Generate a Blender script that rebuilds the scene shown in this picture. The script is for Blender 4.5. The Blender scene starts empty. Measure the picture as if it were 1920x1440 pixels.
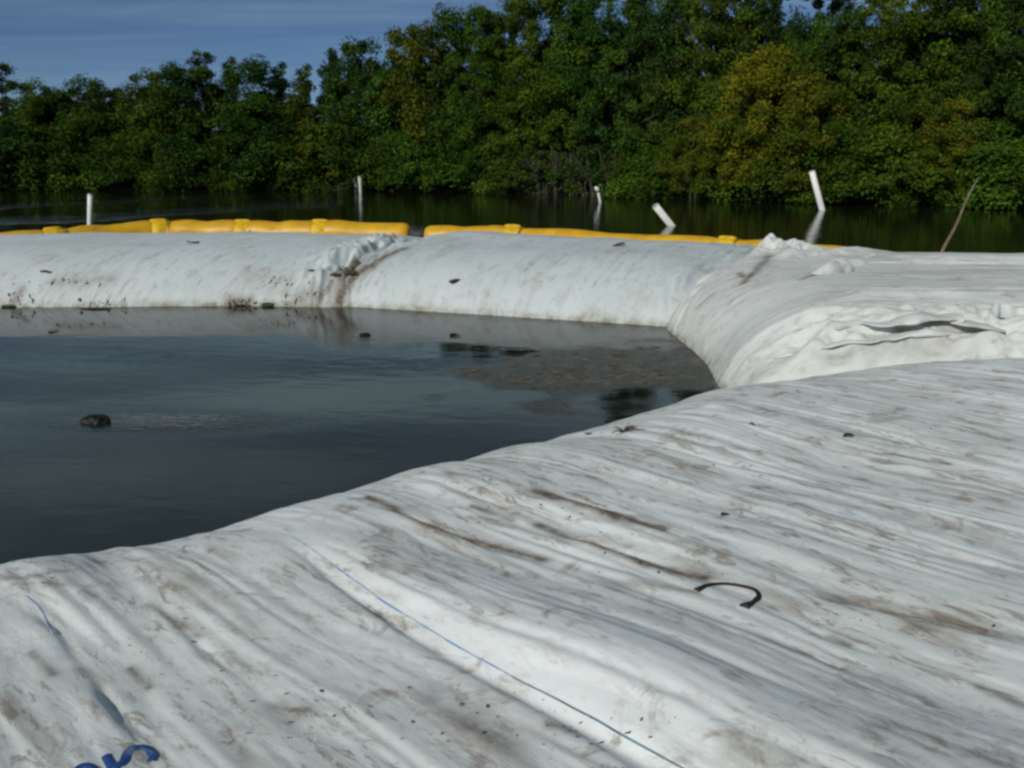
import bpy, math, random
import numpy as np

# ------------------------------------------------------------------ camera, sky, sun, exposure
S = bpy.context.scene
C = S.collection
PITCH = math.atan(470 / 1750)
EYE = np.array([0.0, 0.0, 2.0])
cam = bpy.data.cameras.new('camera')
cam.lens = 36 * 1750 / 1920
cam.sensor_width = 36
cam.clip_start = 0.05
cam.clip_end = 3000
cam_o = bpy.data.objects.new('camera', cam)
cam_o.location = EYE
cam_o.rotation_euler = (math.pi / 2 - PITCH, 0, 0)
C.objects.link(cam_o)
S.camera = cam_o

SUN_EL, SUN_AZ = math.radians(31), math.radians(211)      # azimuth clockwise from +Y; behind the camera, a little left
sun_dir = np.array([math.sin(SUN_AZ) * math.cos(SUN_EL), math.cos(SUN_AZ) * math.cos(SUN_EL), math.sin(SUN_EL)])

world = bpy.data.worlds.new('World')
S.world = world
world.use_nodes = True
wn = world.node_tree
wn.nodes.clear()
wo = wn.nodes.new('ShaderNodeOutputWorld')
bg = wn.nodes.new('ShaderNodeBackground')
sky = wn.nodes.new('ShaderNodeTexSky')
sky.sky_type = 'NISHITA'
sky.sun_disc = False
sky.sun_elevation = SUN_EL
sky.sun_rotation = SUN_AZ
sky.air_density = 1.0
sky.dust_density = 0.0
sky.ozone_density = 5.5
sky.altitude = 5500
bg.inputs['Strength'].default_value = 0.05
tc = wn.nodes.new('ShaderNodeTexCoord')
sep = wn.nodes.new('ShaderNodeSeparateXYZ')
zm = wn.nodes.new('ShaderNodeMath'); zm.operation = 'ADD'; zm.inputs[1].default_value = 0.06
zx = wn.nodes.new('ShaderNodeMath'); zx.operation = 'MAXIMUM'; zx.inputs[1].default_value = 0.03
dx = wn.nodes.new('ShaderNodeMath'); dx.operation = 'DIVIDE'
dy = wn.nodes.new('ShaderNodeMath'); dy.operation = 'DIVIDE'
cmb = wn.nodes.new('ShaderNodeCombineXYZ')
cmap = wn.nodes.new('ShaderNodeMapping')
cmap.inputs['Scale'].default_value = (0.35, 1.1, 1.0)
cmap.inputs['Rotation'].default_value = (0, 0, 0.12)
cno = wn.nodes.new('ShaderNodeTexNoise')
cno.inputs['Scale'].default_value = 1.3
cno.inputs['Detail'].default_value = 7
cno.inputs['Roughness'].default_value = 0.55
cno.inputs['Distortion'].default_value = 0.5
crp = wn.nodes.new('ShaderNodeMapRange')
crp.inputs['From Min'].default_value = 0.30
crp.inputs['From Max'].default_value = 0.70
crp.inputs['To Max'].default_value = 1.0
cmx = wn.nodes.new('ShaderNodeMix'); cmx.data_type = 'RGBA'
cmx.inputs['B'].default_value = (10.8, 15.0, 15.8, 1)
L = wn.links.new
L(tc.outputs['Generated'], sep.inputs[0])
L(sep.outputs['Z'], zx.inputs[0]); L(zx.outputs[0], zm.inputs[0])
L(sep.outputs['X'], dx.inputs[0]); L(zm.outputs[0], dx.inputs[1])
L(sep.outputs['Y'], dy.inputs[0]); L(zm.outputs[0], dy.inputs[1])
L(dx.outputs[0], cmb.inputs['X']); L(dy.outputs[0], cmb.inputs['Y'])
L(cmb.outputs[0], cmap.inputs[0]); L(cmap.outputs[0], cno.inputs['Vector'])
thick = wn.nodes.new('ShaderNodeMapRange')                 # thin cirrus that thickens away from the horizon, all round
thick.inputs['From Min'].default_value = 0.10; thick.inputs['From Max'].default_value = 0.22
thick.inputs['To Min'].default_value = 0.09; thick.inputs['To Max'].default_value = 1.0
cml = wn.nodes.new('ShaderNodeMath'); cml.operation = 'MULTIPLY'
thin = wn.nodes.new('ShaderNodeMapRange')
thin.inputs['From Min'].default_value = 0.24; thin.inputs['From Max'].default_value = 0.48
thin.inputs['To Min'].default_value = 1.0; thin.inputs['To Max'].default_value = 0.30
tml = wn.nodes.new('ShaderNodeMath'); tml.operation = 'MULTIPLY'
L(sep.outputs['Z'], thin.inputs['Value']); L(thin.outputs[0], tml.inputs[0]); L(thick.outputs[0], tml.inputs[1])
L(sep.outputs['Z'], thick.inputs['Value']); L(tml.outputs[0], cml.inputs[1])
L(cno.outputs['Fac'], crp.inputs['Value']); L(crp.outputs[0], cml.inputs[0]); L(cml.outputs[0], cmx.inputs['Factor'])
L(sky.outputs[0], cmx.inputs['A']); L(cmx.outputs['Result'], bg.inputs['Color'])
L(bg.outputs[0], wo.inputs['Surface'])

sl = bpy.data.lights.new('sun', 'SUN')
sl.energy = 3.5
sl.angle = math.radians(0.6)
sl.color = (1.0, 0.95, 0.87)
sun = bpy.data.objects.new('sun', sl)
from mathutils import Vector, Matrix
sun.rotation_euler = Vector(sun_dir).to_track_quat('Z', 'Y').to_euler()
sun.location = (0, 0, 30)
C.objects.link(sun)

S.view_settings.view_transform = 'Standard'
S.view_settings.look = 'None'
S.view_settings.gamma = 1
S.view_settings.exposure = -0.25
S.view_settings.use_curve_mapping = False
S.render.engine = 'CYCLES'
S.cycles.use_denoising = True
S.cycles.max_bounces = 6
S.cycles.transparent_max_bounces = 4
S.cycles.filter_width = 2.8

# ------------------------------------------------------------------ helpers
def perm(seed):
    r = np.random.RandomState(seed)
    p = r.permutation(256)
    return np.concatenate([p, p, p[:2]])
_P = {}
def noise(x, y, seed=0):
    """gradient noise, about -0.7..0.7"""
    if seed not in _P:
        r = np.random.RandomState(seed + 1000)
        a = r.rand(256) * 2 * np.pi
        _P[seed] = (perm(seed), np.cos(a), np.sin(a))
    P, gx, gy = _P[seed]
    x = np.asarray(x, float); y = np.asarray(y, float)
    xi = np.floor(x).astype(int); yi = np.floor(y).astype(int)
    xf = x - xi; yf = y - yi
    xi &= 255; yi &= 255
    u = xf**3 * (xf * (xf * 6 - 15) + 10); v = yf**3 * (yf * (yf * 6 - 15) + 10)
    def g(ix, iy, fx, fy):
        h = P[P[ix] + iy]
        return gx[h] * fx + gy[h] * fy
    n00 = g(xi, yi, xf, yf); n10 = g((xi + 1) & 255, yi, xf - 1, yf)
    n01 = g(xi, (yi + 1) & 255, xf, yf - 1); n11 = g((xi + 1) & 255, (yi + 1) & 255, xf - 1, yf - 1)
    return (n00 * (1 - u) + n10 * u) * (1 - v) + (n01 * (1 - u) + n11 * u) * v

def fbm(x, y, seed=0, oct=4, rough=0.5):
    t = 0; a = 1.0
    for i in range(oct):
        t = t + a * noise(x * 2**i, y * 2**i, seed + i); a *= rough
    return t

def sstep(a, b, x):
    t = np.clip((x - a) / (b - a), 0, 1)
    return t * t * (3 - 2 * t)

def ray(px, py):
    X = (px - 960) / 1750; Y = -(py - 720) / 1750
    d = np.array([X, Y * math.sin(PITCH) + math.cos(PITCH), Y * math.cos(PITCH) - math.sin(PITCH)])
    return d / np.linalg.norm(d)

def at(px, py, z=0.0):
    d = ray(px, py)
    return EYE + d * ((z - EYE[2]) / d[2])

def on(surf, px, py):
    """the point of a tube's surface seen at a photograph pixel"""
    d = ray(px, py)
    lo = 1.0
    t = np.linspace(1.0, 20, 4000)
    P = EYE[None] + d[None] * t[:, None]
    h = surf.z(P[:, 0], P[:, 1])
    k = np.argmax(P[:, 2] < h)
    return P[k] if (P[:, 2] < h).any() else at(px, py, 0.5)

def setp(o, label=None, cat=None, group=None, kind=None):
    if label: o['label'] = label
    if cat: o['category'] = cat
    if group: o['group'] = group
    if kind: o['kind'] = kind
    return o

def empty(name, loc, rz=0.0):
    o = bpy.data.objects.new(name, None)
    o.empty_display_size = 0.1
    o.location = loc; o.rotation_euler = (0, 0, rz)
    C.objects.link(o)
    return o

def link(name, me, mat=None, parent=None):
    o = bpy.data.objects.new(name, me)
    if mat is not None and len(me.materials) == 0: me.materials.append(mat)
    C.objects.link(o)
    if parent is not None: o.parent = parent
    return o

def mesh_np(name, V, F, smooth=True, attrs=None):
    """V (n,3), F (m,k) all of one size"""
    me = bpy.data.meshes.new(name)
    V = np.asarray(V, np.float32); F = np.asarray(F, np.int32)
    m, k = F.shape
    me.vertices.add(len(V)); me.vertices.foreach_set('co', V.ravel())
    me.loops.add(m * k); me.loops.foreach_set('vertex_index', F.ravel())
    me.polygons.add(m)
    me.polygons.foreach_set('loop_start', np.arange(0, m * k, k, dtype=np.int32))
    me.polygons.foreach_set('loop_total', np.full(m, k, np.int32))
    me.polygons.foreach_set('use_smooth', np.full(m, smooth, bool))
    for nm, a in (attrs or {}).items():
        at_ = me.attributes.new(nm, 'FLOAT', 'POINT')
        at_.data.foreach_set('value', np.asarray(a, np.float32).ravel())
    me.update(calc_edges=True)
    me.validate()
    return me

def grid_faces(ny, nx, wrap=False):
    i = np.arange(ny - 1)[:, None]; j = np.arange(nx if wrap else nx - 1)[None]
    a = i * nx + j; b = i * nx + (j + 1) % nx
    return np.stack([a, b, b + nx, a + nx], -1).reshape(-1, 4)

def tube_np(pts, rad, seg=8, up=(0, 0, 1), squash=1.0, cap=True):
    """verts, quad faces (capped with collapsed rings) of a tube along a path"""
    pts = np.asarray(pts, float); n = len(pts)
    rad = np.broadcast_to(np.asarray(rad, float), (n,)).copy()
    if cap:
        pts = np.concatenate([pts[:1], pts, pts[-1:]]); rad = np.concatenate([[1e-4], rad, [1e-4]])
    tang = np.gradient(pts[1:-1] if cap else pts, axis=0)
    if cap: tang = np.concatenate([tang[:1], tang, tang[-1:]])
    tang /= np.linalg.norm(tang, axis=1, keepdims=True) + 1e-9
    up = np.array(up, float)
    if abs(tang.mean(0) @ up) > 0.8 * np.linalg.norm(tang.mean(0)): up = np.array([1.0, 0, 0])
    s = np.cross(tang, up); s /= np.linalg.norm(s, axis=1, keepdims=True) + 1e-9
    u = np.cross(s, tang)
    a = np.linspace(0, 2 * np.pi, seg, endpoint=False)
    V = pts[:, None] + rad[:, None, None] * (np.cos(a)[None, :, None] * s[:, None] + squash * np.sin(a)[None, :, None] * u[:, None])
    return V.reshape(-1, 3), grid_faces(len(pts), seg, True)

def join_np(parts):
    Vs, Fs, o = [], [], 0
    for V, F in parts:
        Vs.append(V); Fs.append(F + o); o += len(V)
    return np.concatenate(Vs), np.concatenate(Fs)

def resample(pts, n):
    pts = np.asarray(pts, float)
    # catmull-rom through the points
    P = np.concatenate([[2 * pts[0] - pts[1]], pts, [2 * pts[-1] - pts[-2]]])
    t = np.linspace(0, len(pts) - 1 - 1e-6, n); i = t.astype(int); f = (t - i)[:, None]
    p0, p1, p2, p3 = P[i], P[i + 1], P[i + 2], P[i + 3]
    return 0.5 * (2 * p1 + (p2 - p0) * f + (2 * p0 - 5 * p1 + 4 * p2 - p3) * f**2 + (3 * p1 - p0 - 3 * p2 + p3) * f**3)

# ------------------------------------------------------------------ materials
def new_mat(name):
    m = bpy.data.materials.new(name); m.use_nodes = True
    nt = m.node_tree; b = nt.nodes['Principled BSDF']
    return m, nt, b

def nd(nt, t, **kw):
    n = nt.nodes.new(t)
    for k, v in kw.items(): setattr(n, k, v)
    return n

def mixc(nt, fac, a, b, blend='MIX'):
    n = nd(nt, 'ShaderNodeMix', data_type='RGBA', blend_type=blend)
    for s, v in (('Factor', fac), ('A', a), ('B', b)):
        if hasattr(v, 'node'): nt.links.new(v, n.inputs[s])
        elif s == 'Factor': n.inputs[s].default_value = v
        else: n.inputs[s].default_value = (*v, 1)
    return n.outputs['Result']

def noise_n(nt, scale, vec=None, detail=4, rough=0.55, dist=0.0, mscale=None, rot=0.0):
    n = nd(nt, 'ShaderNodeTexNoise')
    n.inputs['Scale'].default_value = scale; n.inputs['Detail'].default_value = detail
    n.inputs['Roughness'].default_value = rough; n.inputs['Distortion'].default_value = dist
    if vec is not None:
        if mscale:
            r = nd(nt, 'ShaderNodeMapping'); r.inputs['Rotation'].default_value = (0, 0, rot)
            nt.links.new(vec, r.inputs[0])
            s = nd(nt, 'ShaderNodeMapping'); s.inputs['Scale'].default_value = mscale
            nt.links.new(r.outputs[0], s.inputs[0])
            vec = s.outputs[0]
        nt.links.new(vec, n.inputs['Vector'])
    return n.outputs['Fac']

def ramp(nt, v, a, b, lo=0.0, hi=1.0):
    n = nd(nt, 'ShaderNodeMapRange', interpolation_type='SMOOTHSTEP')
    n.inputs['From Min'].default_value = a; n.inputs['From Max'].default_value = b
    n.inputs['To Min'].default_value = lo; n.inputs['To Max'].default_value = hi
    nt.links.new(v, n.inputs['Value'])
    return n.outputs[0]

def mathn(nt, op, a, b):
    n = nd(nt, 'ShaderNodeMath', operation=op)
    for i, v in enumerate((a, b)):
        if hasattr(v, 'node'): nt.links.new(v, n.inputs[i])
        else: n.inputs[i].default_value = v
    return n.outputs[0]

def fabric_mat(name, rot, white=(0.745, 0.78, 0.785), dirt_shade=0.9):
    """white woven geotextile, soiled in streaks along direction rot (rotation that brings the streaks onto X)"""
    m, nt, b = new_mat(name)
    g = nd(nt, 'ShaderNodeNewGeometry').outputs['Position']
    col = mixc(nt, ramp(nt, noise_n(nt, 1.1, g, 3), 0.35, 0.7), white, (white[0] * 0.90, white[1] * 0.92, white[2] * 0.90))
    streak = noise_n(nt, 1.0, g, 7, 0.66, 0.35, (1.3, 10.0, 1.0), rot)
    patch = noise_n(nt, 1.3, g, 6, 0.62, 0.6)
    blot = noise_n(nt, 5.0, g, 7, 0.7, 0.8)
    fine = noise_n(nt, 1.0, g, 6, 0.75, 0.6, (6.0, 20.0, 7.0), rot)
    speck = noise_n(nt, 38.0, g, 5, 0.75, 0.3)
    wide = ramp(nt, patch, 0.34, 0.64)
    col = mixc(nt, mathn(nt, 'MULTIPLY', wide, 0.22 * dirt_shade), col, (0.41, 0.405, 0.38))
    smear = mathn(nt, 'MULTIPLY', ramp(nt, streak, 0.50, 0.62), ramp(nt, patch, 0.34, 0.58, 0.10, 1.0))
    col = mixc(nt, mathn(nt, 'MULTIPLY', smear, 0.50 * dirt_shade), col, (0.28, 0.255, 0.215))
    bl = mathn(nt, 'MULTIPLY', ramp(nt, blot, 0.53, 0.64), ramp(nt, streak, 0.40, 0.60))
    col = mixc(nt, mathn(nt, 'MULTIPLY', bl, 0.75 * dirt_shade), col, (0.25, 0.20, 0.15))
    smear2 = mathn(nt, 'MULTIPLY', ramp(nt, fine, 0.52, 0.62), ramp(nt, patch, 0.36, 0.60, 0.12, 1.0))
    col = mixc(nt, mathn(nt, 'MULTIPLY', smear2, 0.70 * dirt_shade), col, (0.19, 0.15, 0.115))
    sp = mathn(nt, 'MULTIPLY', ramp(nt, speck, 0.60, 0.72), ramp(nt, noise_n(nt, 2.3, g, 4), 0.42, 0.62))
    col = mixc(nt, mathn(nt, 'MULTIPLY', sp, 0.7 * dirt_shade), col, (0.11, 0.09, 0.065))
    a = nd(nt, 'ShaderNodeAttribute', attribute_name='dirt_shade').outputs['Fac']
    am = mathn(nt, 'MULTIPLY', a, ramp(nt, noise_n(nt, 30.0, g, 4, 0.65), 0.25, 0.6, 0.6, 1.0))
    col = mixc(nt, am, col, (0.115, 0.078, 0.05))
    a2 = nd(nt, 'ShaderNodeAttribute', attribute_name='algae').outputs['Fac']
    am2 = mathn(nt, 'MULTIPLY', a2, ramp(nt, noise_n(nt, 9.0, g, 4, 0.65), 0.3, 0.65, 0.15, 1.0))
    col = mixc(nt, am2, col, (0.22, 0.20, 0.13))
    nt.links.new(col, b.inputs['Base Color'])
    b.inputs['Roughness'].default_value = 0.62
    b.inputs['Specular IOR Level'].default_value = 0.3
    b.inputs['Sheen Weight'].default_value = 0.05
    bm = nd(nt, 'ShaderNodeBump'); bm.inputs['Strength'].default_value = 0.4; bm.inputs['Distance'].default_value = 0.01
    h = mathn(nt, 'ADD', mathn(nt, 'MULTIPLY', noise_n(nt, 1.0, g, 4, 0.6, 0.8, (4.0, 11.0, 4.0), rot), 1.0), mathn(nt, 'ADD', mathn(nt, 'MULTIPLY', noise_n(nt, 11, g, 5, 0.6, 0.7), 0.7), mathn(nt, 'MULTIPLY', noise_n(nt, 120, g, 2), 0.12)))
    nt.links.new(h, bm.inputs['Height']); nt.links.new(bm.outputs[0], b.inputs['Normal'])
    return m

def plain(name, col, rough=0.6, var=0.15, scale=12, bump=0.0, spec=0.4):
    m, nt, b = new_mat(name)
    g = nd(nt, 'ShaderNodeTexCoord').outputs['Object']
    n = noise_n(nt, scale, g, 5, 0.6)
    nt.links.new(mixc(nt, ramp(nt, n, 0.3, 0.7), [c * (1 - var) for c in col], [min(1, c * (1 + var)) for c in col]), b.inputs['Base Color'])
    b.inputs['Roughness'].default_value = rough; b.inputs['Specular IOR Level'].default_value = spec
    if bump:
        bm = nd(nt, 'ShaderNodeBump'); bm.inputs['Strength'].default_value = bump; bm.inputs['Distance'].default_value = 0.02
        nt.links.new(n, bm.inputs['Height']); nt.links.new(bm.outputs[0], b.inputs['Normal'])
    return m

AX = math.radians(45.7)                                   # wrinkles of the near tube run 45.7 degrees left of straight ahead
N_DIR = np.array([-math.sin(AX), math.cos(AX)]); E_DIR = np.array([math.cos(AX), math.sin(AX)])
M_near = fabric_mat('geotextile_near', -math.atan2(N_DIR[1], N_DIR[0]), dirt_shade=1.0)
M_right = fabric_mat('geotextile_right', 0.0, (0.68, 0.705, 0.69), dirt_shade=0.6)
M_far = fabric_mat('geotextile_far', -math.radians(62), (0.565, 0.625, 0.645), dirt_shade=0.5)

# ------------------------------------------------------------------ setting: river, pond, bank
def water_mat(name, body, ripple, rough, river):
    m, nt, b = new_mat(name)
    g = nd(nt, 'ShaderNodeNewGeometry').outputs['Position']
    b.inputs['Base Color'].default_value = (*body, 1)
    b.inputs['IOR'].default_value = 1.33
    b.inputs['Specular IOR Level'].default_value = 0.5
    b.inputs['Roughness'].default_value = rough
    bm = nd(nt, 'ShaderNodeBump'); bm.inputs['Strength'].default_value = 1.0; bm.inputs['Distance'].default_value = ripple
    if river:
        w1 = noise_n(nt, 1.0, g, 4, 0.6, 0.3, (1.2, 4.0, 1.0), 0.05)
        # wind-roughened lanes out on the left, calm water elsewhere
        ln = nd(nt, 'ShaderNodeAttribute', attribute_name='lane').outputs['Fac']
        lane = mathn(nt, 'ADD', mathn(nt, 'MULTIPLY', ln, 24.0), 0.6)
        nt.links.new(mathn(nt, 'MULTIPLY', w1, lane), bm.inputs['Height'])
    else:
        w1 = noise_n(nt, 1.0, g, 3, 0.5, 0.3, (2.5, 6.0, 1.0), 0.1)
        a = nd(nt, 'ShaderNodeAttribute', attribute_name='ripple').outputs['Fac']
        w2 = mathn(nt, 'MULTIPLY', noise_n(nt, 1.0, g, 3, 0.6, 0.6, (9.0, 24.0, 1.0), 0.05), mathn(nt, 'MULTIPLY', a, 2.5))
        nt.links.new(mathn(nt, 'ADD', mathn(nt, 'MULTIPLY', w1, 0.22), w2), bm.inputs['Height'])
        sc = nd(nt, 'ShaderNodeAttribute', attribute_name='scum').outputs['Fac']
        pn = noise_n(nt, 7.0, g, 7, 0.72, 0.6)
        cov = mathn(nt, 'MULTIPLY', sc, ramp(nt, pn, 0.36, 0.66, 0.10, 0.85))
        base_mud = mathn(nt, 'MULTIPLY', sc, 0.5); film = mixc(nt, ramp(nt, noise_n(nt, 16.0, g, 5, 0.7), 0.35, 0.65), (0.20, 0.185, 0.155), (0.075, 0.072, 0.058))
        nt.links.new(mixc(nt, mathn(nt, 'MAXIMUM', cov, base_mud), body, film), b.inputs['Base Color'])
        nt.links.new(ramp(nt, sc, 0.0, 0.9, 0.5, 0.25), b.inputs['Specular IOR Level'])
        nt.links.new(ramp(nt, sc, 0.0, 0.9, rough, 0.4), b.inputs['Roughness'])
    nt.links.new(bm.outputs[0], b.inputs['Normal'])
    return m

def sheet(name, xs, ys, zf, mat, attrs=None):
    X, Y = np.meshgrid(np.asarray(xs, float), np.asarray(ys, float))
    Z = zf(X, Y) if callable(zf) else np.full_like(X, zf)
    me = mesh_np(name, np.stack([X, Y, Z], -1).reshape(-1, 3), grid_faces(len(ys), len(xs)), True,
                 {k: f(X, Y) for k, f in (attrs or {}).items()})
    return setp(link(name, me, mat), kind='structure')

LANES = [(at(-200, 396)[:2], at(480, 361)[:2], 0.9), (at(30, 414)[:2], at(660, 374)[:2], 1.1), (at(-300, 418)[:2], at(150, 405)[:2], 0.6)]
def lanes(X, Y):
    A = np.zeros_like(X)
    for a, b, w in LANES:
        d = b - a; t = ((X - a[0]) * d[0] + (Y - a[1]) * d[1]) / (d @ d); r = ((X - a[0]) * d[1] - (Y - a[1]) * d[0]) / np.linalg.norm(d)
        A = np.maximum(A, np.exp(-((r + 0.5 * noise(t * 4, t * 0, 401)) / (w * (0.5 + 0.8 * t)))**2) * sstep(-0.1, 0.15, t) * (1 - sstep(0.75, 1.05, t)) * (0.7 + 0.6 * noise(X * 0.5, Y * 1.5, 402)))
    return A
sheet('river_water', np.concatenate([[-600, -200, -60], np.arange(-28, 2, 0.15), [10, 60, 600]]), np.concatenate([[-200, 0, 10], np.arange(16, 37, 0.12), [60, 200, 900]]), -0.03, water_mat('river', (0.010, 0.011, 0.005), 0.012, 0.02, True), {'lane': lanes})

SC = at(1110, 705)
def scum(X, Y):
    u = (X - 0.85) * 0.95 + (Y - 7.9) * 0.10; v = (Y - 7.95) * 0.9 - (X - 0.85) * 0.35
    d = np.hypot(u / 1.25, v / 0.95) + 0.85 * fbm(X * 1.5, Y * 1.9, 5)
    return 1 - sstep(0.30, 1.35, d)
LUMP = at(183, 790)
def ripple(X, Y):
    u = (X - LUMP[0] - 0.5) / 0.75; v = (Y - LUMP[1] + 0.02) / 0.20
    return np.exp(-(u * u + v * v)) + 0.5 * np.exp(-(((X + 1.5) / 0.4)**2 + ((Y - 9.3) / 0.5)**2))
sheet('pond_water', np.arange(-14, 3.01, 0.06), np.arange(2.0, 12.01, 0.06), 0.0,
      water_mat('pond', (0.007, 0.010, 0.008), 0.006, 0.03, False), {'scum': scum, 'ripple': ripple})

BANK = np.array([(-60, 40), (-24, 36.2), (-15, 35.6), (-5, 35.2), (2.5, 32.6), (8.7, 29.2), (14.2, 26.8), (22, 25), (60, 20)], float)
def bank_y(x): return np.interp(x, BANK[:, 0], BANK[:, 1])
def bank_z(X, Y):
    d = Y - bank_y(X)
    return np.where(d < 0, -0.4 + 0.0 * d, 0) + np.where(d >= 0, 0.35 * np.tanh(d * 0.6) + 0.06 * noise(X * 0.7, Y * 0.7, 3), 0)
bx = np.concatenate([[-900, -300, -120], np.arange(-60, 60.1, 0.8), [120, 300, 900]])
M_soil = plain('bank_soil', (0.022, 0.020, 0.012), 0.95, 0.4, 3, 0.6)
me_rows = np.concatenate([[-0.6, -0.05, 0.05], np.arange(0.4, 12, 0.8), [20, 60, 200, 1200]])
BX, D = np.meshgrid(bx, me_rows)
BY = bank_y(BX) + D
setp(link('river_bank', mesh_np('river_bank', np.stack([BX, BY, bank_z(BX, BY)], -1).reshape(-1, 3), grid_faces(len(me_rows), len(bx))), M_soil), kind='structure')

# ------------------------------------------------------------------ the geotextile tubes
class Surf:
    """a tube's upper surface sampled on a grid in plan"""
    def __init__(s, xs, ys, f):
        s.xs, s.ys = np.asarray(xs), np.asarray(ys)
        s.X, s.Y = np.meshgrid(s.xs, s.ys)
        s.Z = f(s.X, s.Y)
    def z(s, x, y):
        x = np.asarray(x, float); y = np.asarray(y, float)
        i = np.clip(np.searchsorted(s.xs, x) - 1, 0, len(s.xs) - 2); j = np.clip(np.searchsorted(s.ys, y) - 1, 0, len(s.ys) - 2)
        u = np.clip((x - s.xs[i]) / (s.xs[i + 1] - s.xs[i]), 0, 1); v = np.clip((y - s.ys[j]) / (s.ys[j + 1] - s.ys[j]), 0, 1)
        Z = s.Z
        return (Z[j, i] * (1 - u) + Z[j, i + 1] * u) * (1 - v) + (Z[j + 1, i] * (1 - u) + Z[j + 1, i + 1] * u) * v
    def build(s, name, mat, parent, attrs=None):
        me = mesh_np(name, np.stack([s.X, s.Y, s.Z], -1).reshape(-1, 3), grid_faces(len(s.ys), len(s.xs)), True, attrs)
        return link(name, me, mat, parent)

def spaced(a, b, c, d, fine, coarse):
    return np.concatenate([np.arange(a, b, coarse), np.arange(b, c, fine), np.arange(c, d + coarse, coarse)])

def pillow(t, top, p=2.0, base=-0.35):
    q = np.clip(t, 0, 1)
    return base + (top - base) * (1 - (1 - q)**p)**(1 / p) + np.minimum(t, 0) * 0.4

def softmin(ts, k=9.0):
    return -np.log(sum(np.exp(-k * np.clip(t, -3, 3)) for t in ts)) / k

def half(X, Y, a, b):
    """distance to the left of the line a->b"""
    a = np.array(a, float); b = np.array(b, float); d = (b - a) / np.linalg.norm(b - a)
    return -(X - a[0]) * d[1] + (Y - a[1]) * d[0]

def creases(c, n, amp, f, seed, stretch=7.0, sharp=0.8):
    """puffed ribs with sharp valleys between, running along n"""
    c = c + 0.10 * noise(c * 0.9, n * 0.5, seed + 50) + 0.03 * noise(c * 3, n * 1.4, seed + 51)
    a = np.abs(noise(c * f, n * f / stretch, seed))**sharp
    env = 0.35 + 1.3 * sstep(-0.25, 0.45, noise(c * f * 0.45, n * f / stretch * 1.3, seed + 7))
    return amp * a * env

# ---- near tube
EDGE = np.array([(-9, 0.6), (-6, 1.85), (-2.17, 3.69), (-1.5, 4.03), (-0.82, 4.60), (0.33, 5.53), (1.1, 6.22), (2.28, 6.78), (3.7, 7.1), (9, 8.0)], float)
_ex = np.linspace(-9, 9, 1801)
_ey = np.interp(_ex, EDGE[:, 0], EDGE[:, 1])
_k = np.exp(-np.linspace(-2, 2, 61)**2); _k /= _k.sum()
_ey = np.convolve(np.pad(_ey, 30, 'edge'), _k, 'valid')
_es = np.gradient(_ey, _ex)
FOLD_PX = [(540, 1005), (640, 1072), (800, 1180), (960, 1270), (1060, 1322), (1190, 1392), (1290, 1450)]
FOLD = np.array([at(px, py, 0.57)[:2] for px, py in FOLD_PX])
FOLD_C = FOLD @ E_DIR; FOLD_N = FOLD @ N_DIR
_o = np.argsort(FOLD_N)
CUTS = [(at(*a, 0.56)[:2], at(*b, 0.56)[:2], dp) for a, b, dp in (((1010, 925), (1240, 992), 0.022), ((1010, 985), (1320, 1088), 0.022), ((700, 937), (1020, 1050), 0.020), ((1330, 1100), (1700, 1235), 0.018), ((1560, 1115), (1920, 1205), 0.022),
        ((60, 1130), (330, 1420), 0.022), ((300, 1100), (620, 1400), 0.016), ((1100, 905), (1500, 1000), 0.016), ((1500, 830), (1920, 915), 0.014), ((1300, 860), (1700, 930), 0.014), ((600, 1060), (760, 1150), 0.014))]
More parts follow.
